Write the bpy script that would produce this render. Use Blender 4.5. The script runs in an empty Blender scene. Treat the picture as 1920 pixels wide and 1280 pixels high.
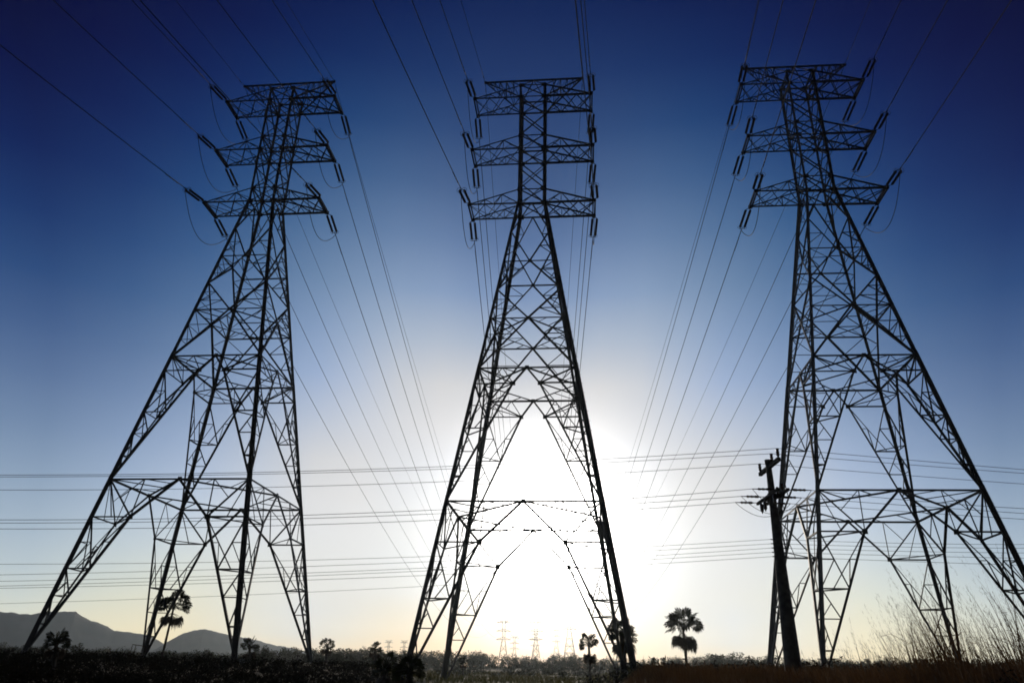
import bpy, bmesh, math, random
from mathutils import Vector, Matrix
random.seed(7)
R = math.radians
C = bpy.context.scene.collection
SC = bpy.context.scene

# ------------------------------------------------------------------ camera
F_PX, PITCH, ROLL, EYE = 1418.69, R(24.5159), R(1.3134), 1.6
cr, sr, cp, sp = math.cos(ROLL), math.sin(ROLL), math.cos(PITCH), math.sin(PITCH)
AX_R = Vector((cr, -sp*sr, cp*sr)); AX_U = Vector((-sr, -sp*cr, cp*cr)); AX_F = Vector((0, cp, sp))
cam_d = bpy.data.cameras.new('camera'); cam = bpy.data.objects.new('camera', cam_d); C.objects.link(cam)
cam.matrix_world = Matrix(((AX_R.x, AX_U.x, -AX_F.x, 0), (AX_R.y, AX_U.y, -AX_F.y, 0), (AX_R.z, AX_U.z, -AX_F.z, EYE), (0, 0, 0, 1)))
cam_d.lens = F_PX/1920*36; cam_d.clip_start = .1; cam_d.clip_end = 8000
SC.camera = cam

def ray(px, py):                                  # direction of a point of the photograph
    return AX_R*((px-960)/F_PX) + AX_U*((640-py)/F_PX) + AX_F
def at_y(px, py, y):                              # the point where that direction meets the vertical plane y
    v = ray(px, py); return Vector((0, 0, EYE)) + v*(y/v.y)
def azimuth(px, py):
    v = ray(px, py); return math.atan2(v.x, v.y)

# ------------------------------------------------------------------ sun and sky
SUN_AZ, SUN_EL = R(3.1), R(9.95)
SUN_DIR = Vector((math.sin(SUN_AZ)*math.cos(SUN_EL), math.cos(SUN_AZ)*math.cos(SUN_EL), math.sin(SUN_EL)))
sl = bpy.data.lights.new('sun', 'SUN'); sl.energy = 1.7; sl.angle = R(.5); sl.color = (1, .86, .68)
sun = bpy.data.objects.new('sun', sl); C.objects.link(sun)
sun.rotation_euler = (-SUN_DIR).to_track_quat('-Z', 'Y').to_euler(); sun.location = (0, 0, 80)

#SKY_BEGIN
E_DEG = [0.0, 1.5, 3.0, 4.5, 6.0, 8.0, 10.0, 12.5, 15.0, 18.0, 21.0, 24.5, 28.0, 32.0, 36.0, 40.0, 44.0, 48.0, 52.0]
B_DEG = [0.0, 3.0, 6.0, 9.0, 12.0, 15.0, 19.0, 23.0, 27.5, 32.0]
SKY_RGB = [[(0.9504, 0.4356, 0.1233), (0.9099, 0.4911, 0.1799), (0.8569, 0.5504, 0.2657), (0.7532, 0.6085, 0.4262), (0.6779, 0.662, 0.6326), (0.7044, 0.7214, 0.7482), (0.7593, 0.7618, 0.7687), (0.767, 0.7774, 0.805), (0.7413, 0.7565, 0.7977), (0.6964, 0.698, 0.7223), (0.576, 0.5912, 0.6286), (0.3317, 0.4108, 0.5471), (0.17, 0.2635, 0.457), (0.08499, 0.1561, 0.3267), (0.04174, 0.09129, 0.2283), (0.02004, 0.05521, 0.1729), (0.008955, 0.03264, 0.1316), (0.003423, 0.01778, 0.09569), (0.001239, 0.009435, 0.0687)],
           [(0.9574, 0.449, 0.131), (0.9023, 0.5018, 0.1906), (0.8416, 0.558, 0.2794), (0.7476, 0.6145, 0.438), (0.6813, 0.6664, 0.6353), (0.7052, 0.7212, 0.7446), (0.7535, 0.7566, 0.7632), (0.7542, 0.7655, 0.7942), (0.7285, 0.7437, 0.7854), (0.7024, 0.6995, 0.7184), (0.6014, 0.6082, 0.6345), (0.3591, 0.434, 0.5614), (0.1894, 0.2845, 0.4756), (0.09694, 0.1716, 0.344), (0.04712, 0.1001, 0.2404), (0.02089, 0.05803, 0.1783), (0.008307, 0.03233, 0.1319), (0.002774, 0.01662, 0.09349), (0.0008678, 0.008308, 0.06541)],
           [(0.9735, 0.4809, 0.1501), (0.8844, 0.5269, 0.2187), (0.8066, 0.5758, 0.317), (0.7344, 0.6284, 0.4695), (0.6894, 0.6768, 0.6428), (0.7081, 0.7219, 0.7378), (0.7424, 0.7466, 0.7531), (0.73, 0.7419, 0.7715), (0.7012, 0.7159, 0.7579), (0.6968, 0.6913, 0.7077), (0.6255, 0.6253, 0.6431), (0.4, 0.4688, 0.5832), (0.2236, 0.3207, 0.5041), (0.1189, 0.1998, 0.3727), (0.05595, 0.1158, 0.2614), (0.02072, 0.06157, 0.1862), (0.006529, 0.03045, 0.1301), (0.001773, 0.01392, 0.08759), (0.000451, 0.006163, 0.05817)],
           [(0.9924, 0.5191, 0.1737), (0.8609, 0.5561, 0.2596), (0.7634, 0.5962, 0.3773), (0.7173, 0.6445, 0.5187), (0.6998, 0.6894, 0.6551), (0.7155, 0.7259, 0.7337), (0.7361, 0.7407, 0.7475), (0.7154, 0.7244, 0.7496), (0.6771, 0.6893, 0.7271), (0.6468, 0.6555, 0.6919), (0.5662, 0.5904, 0.6431), (0.3794, 0.4552, 0.5801), (0.223, 0.3215, 0.4972), (0.1194, 0.204, 0.3736), (0.05316, 0.1171, 0.2645), (0.01602, 0.05801, 0.1831), (0.004181, 0.02606, 0.1227), (0.001152, 0.01081, 0.07923), (0.0003159, 0.004324, 0.05037)],
           [(1.016, 0.5673, 0.2046), (0.8212, 0.5913, 0.3297), (0.6981, 0.6196, 0.4948), (0.689, 0.6636, 0.6091), (0.7152, 0.7064, 0.6777), (0.7346, 0.7367, 0.7338), (0.7434, 0.7438, 0.7478), (0.7234, 0.7191, 0.7268), (0.6683, 0.6694, 0.6901), (0.5563, 0.5933, 0.6732), (0.4299, 0.5023, 0.6401), (0.2969, 0.3899, 0.5517), (0.1848, 0.2824, 0.4503), (0.09742, 0.1807, 0.3423), (0.03979, 0.1024, 0.2475), (0.009026, 0.04821, 0.1693), (0.001973, 0.02015, 0.1106), (0.0007337, 0.007701, 0.069), (0.0003159, 0.002821, 0.0422)],
           [(1.041, 0.6228, 0.2432), (0.8084, 0.6335, 0.4012), (0.6702, 0.6496, 0.6013), (0.679, 0.686, 0.6798), (0.7268, 0.7218, 0.6913), (0.7373, 0.7399, 0.7312), (0.7264, 0.7338, 0.746), (0.6949, 0.695, 0.7069), (0.6193, 0.6284, 0.6569), (0.4554, 0.5192, 0.6418), (0.3136, 0.4125, 0.61), (0.2157, 0.3169, 0.5036), (0.1359, 0.2307, 0.3943), (0.06678, 0.1458, 0.3009), (0.02465, 0.08048, 0.22), (0.004681, 0.03583, 0.1482), (0.0009644, 0.014, 0.09458), (0.0004962, 0.005022, 0.0575), (0.0003355, 0.001725, 0.03421)],
           [(1.073, 0.703, 0.3059), (0.8923, 0.7062, 0.4262), (0.7695, 0.7121, 0.5625), (0.7439, 0.7307, 0.6355), (0.7396, 0.743, 0.6716), (0.6967, 0.7267, 0.7225), (0.6396, 0.6872, 0.7433), (0.5602, 0.6145, 0.703), (0.4633, 0.5272, 0.6389), (0.3251, 0.4144, 0.577), (0.2146, 0.3155, 0.508), (0.1364, 0.2321, 0.4127), (0.07693, 0.1619, 0.3242), (0.02968, 0.09696, 0.2449), (0.009221, 0.05009, 0.1757), (0.00194, 0.02028, 0.1137), (0.0005056, 0.007167, 0.06972), (0.0003524, 0.002358, 0.04171), (0.0003355, 0.0007455, 0.02459)],
           [(1.107, 0.792, 0.3844), (0.9919, 0.782, 0.4392), (0.8895, 0.7709, 0.5011), (0.8004, 0.7608, 0.5754), (0.7196, 0.7407, 0.6455), (0.6237, 0.6868, 0.7015), (0.5328, 0.6173, 0.7182), (0.4234, 0.5187, 0.6774), (0.324, 0.4219, 0.6031), (0.2234, 0.3194, 0.5003), (0.1438, 0.2348, 0.4059), (0.0799, 0.162, 0.3267), (0.03791, 0.1049, 0.2586), (0.01119, 0.05726, 0.19), (0.003036, 0.02691, 0.1314), (0.000862, 0.009825, 0.08145), (0.0003355, 0.003242, 0.04828), (0.0002923, 0.001099, 0.02883), (0.0003355, 0.0003698, 0.01715)],
           [(1.146, 0.8986, 0.4916), (0.9928, 0.8405, 0.5193), (0.8561, 0.7845, 0.5508), (0.727, 0.7298, 0.5972), (0.6171, 0.6733, 0.6379), (0.5083, 0.5948, 0.6512), (0.4158, 0.5142, 0.6335), (0.3114, 0.4124, 0.5746), (0.2248, 0.3213, 0.499), (0.147, 0.2328, 0.4069), (0.08731, 0.1625, 0.3254), (0.03912, 0.1026, 0.2543), (0.01496, 0.05957, 0.1939), (0.003668, 0.02759, 0.1341), (0.0009997, 0.01118, 0.08762), (0.000469, 0.003624, 0.05248), (0.0003115, 0.001223, 0.03065), (0.0002991, 0.0005908, 0.01857), (0.0003355, 0.000318, 0.01133)],
           [(1.187, 1.017, 0.6264), (0.9617, 0.8915, 0.6346), (0.7787, 0.7805, 0.6405), (0.6257, 0.6804, 0.6434), (0.5072, 0.5932, 0.6351), (0.4014, 0.5003, 0.5958), (0.3177, 0.418, 0.5424), (0.2272, 0.3218, 0.4682), (0.1559, 0.2413, 0.3966), (0.09631, 0.1676, 0.3248), (0.05208, 0.1109, 0.2614), (0.01832, 0.06351, 0.1975), (0.005561, 0.03265, 0.1433), (0.001164, 0.01254, 0.09229), (0.0003355, 0.004312, 0.05654), (0.0002815, 0.001237, 0.03284), (0.0003355, 0.0004419, 0.01904), (0.0003355, 0.0003397, 0.01178), (0.0003355, 0.0003355, 0.007425)]]
#SKY_END
w = bpy.data.worlds.new('World'); SC.world = w; w.use_nodes = True
nt = w.node_tree; nt.nodes.clear(); N = nt.nodes.new; L = nt.links.new
def math_n(op, a, b=None, clamp=False):
    m = N('ShaderNodeMath'); m.operation = op; m.use_clamp = clamp
    for k, q in enumerate((a, b)):
        if q is None: continue
        if isinstance(q, (int, float)): m.inputs[k].default_value = q
        else: L(q, m.inputs[k])
    return m.outputs[0]
tc = N('ShaderNodeTexCoord')
sky = N('ShaderNodeTexSky'); sky.sky_type = 'NISHITA'; sky.sun_disc = False
sky.sun_elevation = SUN_EL; sky.sun_rotation = SUN_AZ; sky.dust_density = 1.0; sky.ozone_density = 3.0
nrm = N('ShaderNodeVectorMath'); nrm.operation = 'NORMALIZE'; L(tc.outputs['Generated'], nrm.inputs[0])
sx = N('ShaderNodeSeparateXYZ'); L(nrm.outputs[0], sx.inputs[0])
el = math_n('ARCSINE', sx.outputs['Z'])
GA = R(.8)                                        # azimuth of the bright part of the sky
def along(vec):
    d = N('ShaderNodeVectorMath'); d.operation = 'DOT_PRODUCT'; L(nrm.outputs[0], d.inputs[0]); d.inputs[1].default_value = vec; return d.outputs['Value']
side_ang = math_n('MULTIPLY', math_n('ABSOLUTE', math_n('ARCSINE', along((math.cos(GA), -math.sin(GA), 0)))), 180/math.pi)
front = along((math.sin(GA), math.cos(GA), 0))
el_n = math_n('MULTIPLY', el, 180/math.pi/60, True)
def ramp(cols):                                   # colour against elevation
    r = N('ShaderNodeValToRGB'); r.color_ramp.interpolation = 'LINEAR'; L(el_n, r.inputs[0]); mx = max(max(c) for c in cols); e = r.color_ramp.elements
    while len(e) < len(cols): e.new(.5)
    for i, d in enumerate(E_DEG): e[i].position = d/60
    for i, c in enumerate(cols): e[i].color = (c[0]/mx, c[1]/mx, c[2]/mx, 1)
    v = N('ShaderNodeVectorMath'); v.operation = 'SCALE'; L(r.outputs[0], v.inputs[0]); v.inputs['Scale'].default_value = mx
    return v.outputs[0]
def mixv(f, a, b):
    m = N('ShaderNodeMix'); m.data_type = 'VECTOR'; L(f, m.inputs[0]); L(a, m.inputs[4]); L(b, m.inputs[5]); return m.outputs[1]
rs = [ramp(c) for c in SKY_RGB]
cur = rs[0]
for k in range(1, len(rs)):
    f = math_n('DIVIDE', math_n('SUBTRACT', side_ang, float(B_DEG[k-1])), float(B_DEG[k]-B_DEG[k-1]), True); cur = mixv(f, cur, rs[k])
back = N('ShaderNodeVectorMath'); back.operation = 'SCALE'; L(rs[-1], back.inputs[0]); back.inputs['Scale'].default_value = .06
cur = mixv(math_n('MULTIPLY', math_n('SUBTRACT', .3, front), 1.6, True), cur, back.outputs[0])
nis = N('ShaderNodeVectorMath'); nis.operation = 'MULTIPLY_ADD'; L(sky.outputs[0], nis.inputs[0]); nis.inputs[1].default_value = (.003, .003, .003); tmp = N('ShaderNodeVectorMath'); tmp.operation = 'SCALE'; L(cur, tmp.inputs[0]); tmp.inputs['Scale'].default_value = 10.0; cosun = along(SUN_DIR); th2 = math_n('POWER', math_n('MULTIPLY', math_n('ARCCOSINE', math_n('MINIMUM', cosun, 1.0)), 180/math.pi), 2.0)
core = math_n('ADD', math_n('MULTIPLY', math_n('EXPONENT', math_n('MULTIPLY', th2, -1/3.3**2)), 26.0), math_n('MULTIPLY', math_n('EXPONENT', math_n('MULTIPLY', th2, -1/6.2**2)), 1.9))   # the bright aureole round the sun
cv = N('ShaderNodeVectorMath'); cv.operation = 'SCALE'; cv.inputs[0].default_value = (10, 9.6, 9.0); L(core, cv.inputs['Scale'])
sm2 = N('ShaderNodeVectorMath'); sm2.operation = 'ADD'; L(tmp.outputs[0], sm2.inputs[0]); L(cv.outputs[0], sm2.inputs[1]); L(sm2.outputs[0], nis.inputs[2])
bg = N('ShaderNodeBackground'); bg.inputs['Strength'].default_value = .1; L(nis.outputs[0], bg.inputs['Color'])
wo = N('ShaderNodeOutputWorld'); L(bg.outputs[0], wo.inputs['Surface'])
w.cycles.sampling_method = 'MANUAL'; w.cycles.sample_map_resolution = 512
SC.view_settings.view_transform = 'Standard'; SC.view_settings.look = 'None'; SC.view_settings.exposure = 0; SC.view_settings.gamma = 1
cy = SC.cycles
cy.max_bounces = 4; cy.diffuse_bounces = 2; cy.glossy_bounces = 2; cy.transmission_bounces = 2; cy.volume_bounces = 0; cy.transparent_max_bounces = 6
cy.use_denoising = True; cy.denoiser = 'OPENIMAGEDENOISE'; cy.denoising_prefilter = 'ACCURATE'; cy.denoising_input_passes = 'RGB_ALBEDO_NORMAL'
cy.filter_width = 1.75; cy.caustics_reflective = False; cy.caustics_refractive = False

# ------------------------------------------------------------------ materials
def mat(name, col, rough=.7, metal=0., spec=.5, noise=None, scale=3., translucent=0.):
    m = bpy.data.materials.new(name); m.use_nodes = True; t = m.node_tree; b = t.nodes['Principled BSDF']
    b.inputs['Base Color'].default_value = (*col, 1); b.inputs['Roughness'].default_value = rough
    b.inputs['Metallic'].default_value = metal; b.inputs['Specular IOR Level'].default_value = spec
    if noise:
        tx = t.nodes.new('ShaderNodeTexCoord'); n = t.nodes.new('ShaderNodeTexNoise'); n.inputs['Scale'].default_value = scale; n.inputs['Detail'].default_value = 5
        rp = t.nodes.new('ShaderNodeValToRGB'); e = rp.color_ramp.elements
        e[0].position = .35; e[0].color = (*col, 1); e[1].position = .68; e[1].color = (*noise, 1)
        t.links.new(tx.outputs['Object'], n.inputs['Vector']); t.links.new(n.outputs['Fac'], rp.inputs[0]); t.links.new(rp.outputs[0], b.inputs['Base Color'])
    if translucent:
        tr = t.nodes.new('ShaderNodeBsdfTranslucent'); mx = t.nodes.new('ShaderNodeMixShader'); mx.inputs[0].default_value = translucent
        src = b.inputs['Base Color'].links[0].from_socket if b.inputs['Base Color'].links else None
        if src: t.links.new(src, tr.inputs[0])
        else: tr.inputs[0].default_value = (*col, 1)
        t.links.new(b.outputs[0], mx.inputs[1]); t.links.new(tr.outputs[0], mx.inputs[2]); t.links.new(mx.outputs[0], t.nodes['Material Output'].inputs[0])
    return m
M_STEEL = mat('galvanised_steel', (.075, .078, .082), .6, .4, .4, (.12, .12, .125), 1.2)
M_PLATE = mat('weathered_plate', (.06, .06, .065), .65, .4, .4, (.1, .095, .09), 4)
M_GLAZE = mat('brown_glaze', (.06, .03, .02), .25, 0, .5, (.09, .05, .03), 5)
M_ALU = mat('conductor_aluminium', (.03, .03, .032), .65, .2, .3, (.045, .045, .045), .5)
M_CONC = mat('aged_concrete', (.10, .097, .09), .9, 0, .3, (.17, .16, .15), 6)
M_WOOD = mat('dark_timber', (.05, .04, .03), .85, 0, .3, (.09, .07, .05), 8)
M_PALM = mat('palm_leaf', (.016, .02, .008), .7, 0, .1, (.03, .036, .014), 2, .03)
M_PALMDRY = mat('dry_palm_leaf', (.035, .023, .012), .7, 0, .3, (.07, .045, .022), 2, .08)
M_TRUNK = mat('palm_bark', (.05, .04, .032), .9, 0, .2, (.09, .075, .06), 5)
M_LEAF = mat('tree_leaf', (.035, .038, .014), .6, 0, .3, (.055, .055, .022), .3, .12)
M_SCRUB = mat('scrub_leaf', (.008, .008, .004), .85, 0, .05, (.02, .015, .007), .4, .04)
M_GRASS = mat('dry_grass', (.075, .036, .014), .75, 0, .2, (.16, .085, .034), .7, .25)
M_SEED = mat('grass_plume', (.06, .034, .018), .8, 0, .2, (.11, .065, .034), 1, .12)
M_GREEN = mat('field_grass_blade', (.06, .065, .018), .7, 0, .2, (.12, .10, .035), .15, .3)
M_ROCK = mat('mountain_rock', (.05, .055, .05), .95, 0, .1, (.09, .08, .07), .01)

def tag(o, label, cat, group=None, kind=None):
    if label: o['label'] = label
    if cat: o['category'] = cat
    if group: o['group'] = group
    if kind: o['kind'] = kind
    return o
def structure(o): o['kind'] = 'structure'; return o
def empty(name, loc, rz=0, parent=None):
    o = bpy.data.objects.new(name, None); C.objects.link(o); o.location = loc; o.rotation_euler = (0, 0, rz); o.empty_display_size = .3
    if parent: o.parent = parent
    return o
def mobj(name, verts, faces, m, parent=None, smooth=False):
    me = bpy.data.meshes.new(name); me.from_pydata([tuple(v) for v in verts], [], faces)
    if m: me.materials.append(m)
    if smooth: me.polygons.foreach_set('use_smooth', [True]*len(me.polygons))
    me.update()
    o = bpy.data.objects.new(name, me); C.objects.link(o)
    if parent: o.parent = parent
    return o
def copy_tree(o, parent=None):
    c = o.copy(); C.objects.link(c)
    if parent: c.parent = parent
    for ch in list(o.children): copy_tree(ch, c)
    return c

class MB:                                         # collects geometry for ONE mesh
    def __init__(s): s.v = []; s.f = []
    def angle(s, p, q, size, ref=None):           # steel angle section from p to q
        p, q = Vector(p), Vector(q); d = (q-p)
        if d.length < 1e-4: return
        d.normalize(); r = Vector(ref) if ref is not None else Vector((0, 0, 1))
        if abs(d.dot(r)) > .97: r = Vector((1, 0.3, 0)).normalized()
        a = d.cross(r).normalized(); b = d.cross(a).normalized(); t = size*.16; o = size*.33
        prof = [(0, 0), (size, 0), (size, t), (t, t), (t, size), (0, size)]
        n = len(s.v)
        for e in (p, q):
            for x, y in prof: s.v.append(e + a*(x-o) + b*(y-o))
        for i in range(6): s.f.append((n+i, n+(i+1) % 6, n+6+(i+1) % 6, n+6+i))
        s.f.append(tuple(n+i for i in range(5, -1, -1))); s.f.append(tuple(n+6+i for i in range(6)))
    def tube(s, pts, rad, n=6, cap=True):
        pts = [Vector(p) for p in pts]; base = len(s.v); k = len(pts)
        rads = rad if isinstance(rad, (list, tuple)) else [rad]*k
        for i, p in enumerate(pts):
            d = (pts[min(i+1, k-1)]-pts[max(i-1, 0)]).normalized()
            u = Vector((0, 0, 1)) if abs(d.z) < .9 else Vector((1, 0, 0))
            a = d.cross(u).normalized(); b = d.cross(a)
            for j in range(n):
                t = 2*math.pi*j/n; s.v.append(p + (a*math.cos(t)+b*math.sin(t))*rads[i])
        for i in range(k-1):
            for j in range(n):
                a0 = base+i*n+j; a1 = base+i*n+(j+1) % n; s.f.append((a0, a1, a1+n, a0+n))
        if cap:
            s.f.append(tuple(base+j for j in range(n-1, -1, -1))); s.f.append(tuple(base+(k-1)*n+j for j in range(n)))
    def box(s, c, h, m=None):
        n = len(s.v); c = Vector(c)
        for x in (-1, 1):
            for y in (-1, 1):
                for z in (-1, 1):
                    v = Vector((x*h[0], y*h[1], z*h[2])); s.v.append(c + (m @ v if m else v))
        for f in ((0, 1, 3, 2), (4, 6, 7, 5), (0, 4, 5, 1), (2, 3, 7, 6), (0, 2, 6, 4), (1, 5, 7, 3)): s.f.append(tuple(n+i for i in f))
    def quad(s, a, b, c, d):
        n = len(s.v); s.v += [Vector(a), Vector(b), Vector(c), Vector(d)]; s.f.append((n, n+1, n+2, n+3))
    def tri(s, a, b, c):
        n = len(s.v); s.v += [Vector(a), Vector(b), Vector(c)]; s.f.append((n, n+1, n+2))
    def torus(s, c, axis, R_, r, n=18, k=5):
        axis = Vector(axis).normalized(); u = axis.orthogonal().normalized(); v = axis.cross(u); base = len(s.v); c = Vector(c)
        for i in range(n):
            t = 2*math.pi*i/n; e = u*math.cos(t)+v*math.sin(t)
            for j in range(k):
                q = 2*math.pi*j/k; s.v.append(c+e*(R_+r*math.cos(q))+axis*(r*math.sin(q)))
        for i in range(n):
            for j in range(k):
                s.f.append((base+i*k+j, base+((i+1) % n)*k+j, base+((i+1) % n)*k+(j+1) % k, base+i*k+(j+1) % k))
    def build(s, name, m, parent=None, smooth=False): return mobj(name, s.v, s.f, m, parent, smooth)

def sm(a, b, x):
    t = max(0., min(1., (x-a)/(b-a))); return t*t*(3-2*t)
def interp(prof, r):
    for (r0, z0), (r1, z1) in zip(prof, prof[1:]):
        if r <= r1:
            t = (r-r0)/(r1-r0); return z0+(z1-z0)*t
    return prof[-1][1]
def wob(x, y, s, seed=0):                         # cheap smooth noise
    return (math.sin(x/s+seed)*math.cos(y/s*1.13+seed*2.1) + .5*math.sin(x/s*2.3+y/s*1.7+seed*3.7) + .25*math.sin(x/s*4.9-y/s*4.1+seed))/1.75

# ------------------------------------------------------------------ ground
P_MID = [(0, 0), (10, .25), (30, .8), (55, 1.85), (100, 2.6), (150, 3.9), (300, 8.2), (380, 9), (480, 4), (600, -4), (750, -2), (930, 4), (1100, 4), (1600, 5), (2600, 5)]
P_LEFT = [(0, 0), (6, .6), (12, 1.15), (20, 1.3), (30, 1.6), (57, 2.75), (100, 3.5), (160, 4.3), (300, 7.4), (380, 9), (480, 4), (600, -4), (750, -2), (930, 4), (1100, 4), (1600, 5), (2600, 5)]
P_RIGHT = [(0, 0), (5, .7), (9, 1.15), (14, 1.52), (20, 1.82), (28, 2.08), (57, 2.7), (100, 3.8), (300, 8.2), (380, 9), (480, 4), (600, -4), (750, -2), (930, 4), (1100, 4), (1600, 5), (2600, 5)]
FAR_TOWERS = [(-1.2, 600, -3.8), (22.7, 600, -3.3), (47.5, 600, 4.4), (10.8, 930, 4.0), (34.5, 930, 8.0), (58.6, 930, 12.5), (-157, 1100, 4.2), (-136, 1100, 4.4)]
def ground_z(x, y):
    r = math.hypot(x, y); az = math.degrees(math.atan2(x, y)) if r > 1e-6 else 0
    lw = sm(-4, -11, az); rw = sm(5.5, 10, az)
    if abs(az) > 100: k = sm(180, 100, abs(az)); lw *= k; rw *= k
    z = interp(P_MID, r)*(1-lw-rw) + interp(P_LEFT, r)*lw + interp(P_RIGHT, r)*rw
    z += wob(x, y, 2.3, 1)*.06*sm(2, 10, r) + wob(x, y, 17, 4)*.25*sm(70, 120, r)*(1-sm(400, 500, r))
    if r > 450:
        for tx, ty, tz in FAR_TOWERS[:6]:
            d2 = ((x-tx)/9)**2+((y-ty)/40)**2
            if d2 < 9:
                z += (tz - z)*math.exp(-d2*.5) if tz > z else 0
    return z
NA, rings = 300, [0]
r = .6
while r < 2600: rings.append(r); r *= 1.045; r += .05
rings.append(2600)
gv = [(0, 0, ground_z(0, .001))]; gf = []
for rr in rings[1:]:
    for i in range(NA):
        a = 2*math.pi*i/NA; x, y = rr*math.sin(a), rr*math.cos(a); gv.append((x, y, ground_z(x, y)))
for i in range(NA): gf.append((0, 1+(i+1) % NA, 1+i))
for k in range(len(rings)-2):
    for i in range(NA):
        a = 1+k*NA+i; b = 1+k*NA+(i+1) % NA; gf.append((a, b, b+NA, a+NA))
def ground_material():
    m = bpy.data.materials.new('grassy_soil'); m.use_nodes = True; t = m.node_tree; b = t.nodes['Principled BSDF']; b.inputs['Roughness'].default_value = .95; b.inputs['Specular IOR Level'].default_value = .1
    g = t.nodes.new('ShaderNodeNewGeometry'); n1 = t.nodes.new('ShaderNodeTexNoise'); n1.inputs['Scale'].default_value = .035; n1.inputs['Detail'].default_value = 4
    n2 = t.nodes.new('ShaderNodeTexNoise'); n2.inputs['Scale'].default_value = 1.4; n2.inputs['Detail'].default_value = 8
    t.links.new(g.outputs['Position'], n1.inputs['Vector']); t.links.new(g.outputs['Position'], n2.inputs['Vector'])
    r1 = t.nodes.new('ShaderNodeValToRGB'); e = r1.color_ramp.elements; e[0].position = .38; e[0].color = (.05, .05, .016, 1); e[1].position = .62; e[1].color = (.11, .085, .035, 1)
    r2 = t.nodes.new('ShaderNodeValToRGB'); e = r2.color_ramp.elements; e[0].position = .3; e[0].color = (.45, .42, .4, 1); e[1].position = .7; e[1].color = (1.1, 1.1, 1.1, 1)
    mx = t.nodes.new('ShaderNodeVectorMath'); mx.operation = 'MULTIPLY'
    t.links.new(n1.outputs['Fac'], r1.inputs[0]); t.links.new(n2.outputs['Fac'], r2.inputs[0]); t.links.new(r1.outputs[0], mx.inputs[0]); t.links.new(r2.outputs[0], mx.inputs[1]); t.links.new(mx.outputs[0], b.inputs['Base Color'])
    bp = t.nodes.new('ShaderNodeBump'); bp.inputs['Strength'].default_value = .6; bp.inputs['Distance'].default_value = .1; t.links.new(n2.outputs['Fac'], bp.inputs['Height']); t.links.new(bp.outputs[0], b.inputs['Normal'])
    return m
structure(mobj('ground', gv, gf, ground_material(), None, True))

# mountains: two ridges with their own relief, about two kilometres off
def ridge(name, prof, dist, depth, seed):
    P = []
    for px, py in prof:
        v = ray(px, py); h = math.hypot(v.x, v.y); P.append((math.atan2(v.x, v.y), EYE + v.z/h*dist))
    n, k = 420, 40; vs = []; fs = []
    for i in range(n+1):
        a = P[0][0]+(P[-1][0]-P[0][0])*i/n; z = interp(P, a)
        for j in range(k+1):
            t = j/k*2-1
            d = dist+depth*t; base = -8.
            prof_f = (1-abs(t))**(1.25 if t < 0 else 1.0)
            zz = base+(z-base)*prof_f
            zz += (wob(a*dist, d, 46, seed)*9 + wob(a*dist, d, 17, seed+2)*3.5)*min(1, abs(t)*4)*(1-abs(t))*(z-base)/150
            zz += (wob(a*dist, d, 9, seed+5)*1.1 + wob(a*dist, d, 3.7, seed+9)*.7)*(1-abs(t))
            vs.append((math.sin(a)*d, math.cos(a)*d, zz))
    for i in range(n):
        for j in range(k):
            q = i*(k+1)+j; fs.append((q, q+k+1, q+k+2, q+1))
    return structure(mobj(name, vs, fs, M_ROCK, None, True))
ridge('mountain', [(-520, 1215), (-380, 1190), (-260, 1172), (-150, 1160), (-60, 1152), (0, 1146), (20, 1147), (40, 1151), (62, 1150), (85, 1147), (110, 1146), (130, 1145), (142, 1147), (160, 1158), (190, 1169), (215, 1181), (250, 1186), (275, 1188), (295, 1199), (310, 1207), (345, 1222), (400, 1240)], 2050, 420, 1)
ridge('mountain', [(240, 1238), (285, 1219), (308, 1206), (330, 1194), (345, 1186), (362, 1181), (382, 1179), (405, 1183), (435, 1191), (465, 1195), (500, 1205), (530, 1211), (560, 1217), (610, 1228), (660, 1240)], 1780, 380, 7)

# ------------------------------------------------------------------ transmission towers
Z0, D1, D2, D3, D4, M1, M2, WZ = 0, 10.83, 20.98, 25.37, 30.9, 28.1, 34.0, 37.16
ARMS = [(37.16, 38.58), (42.99, 44.38), (48.82, 50.17)]
TOPZ, PEAKZ = 50.17, 51.77
CW, CD, TIP, TIPD, PK = 1.1, 1.115, 5.405, 1.136, 4.595
def hw(z): return CW + (5.129-CW)*(WZ-z)/(WZ-D1) if z < WZ else CW + .028*(z-WZ)/(TOPZ-WZ)
ROT = [lambda u, w_: (u, -w_), lambda u, w_: (w_, u), lambda u, w_: (-u, w_), lambda u, w_: (-w_, -u)]
def face(i, u, z):                                # u in metres along face i at height z
    x, y = ROT[i](u, hw(z)); return Vector((x, y, z))
def leg_pt(sx, sy, z): h = hw(z); return Vector((sx*h, sy*h, z))
def lerp(a, b, t): return a+(b-a)*t

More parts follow.
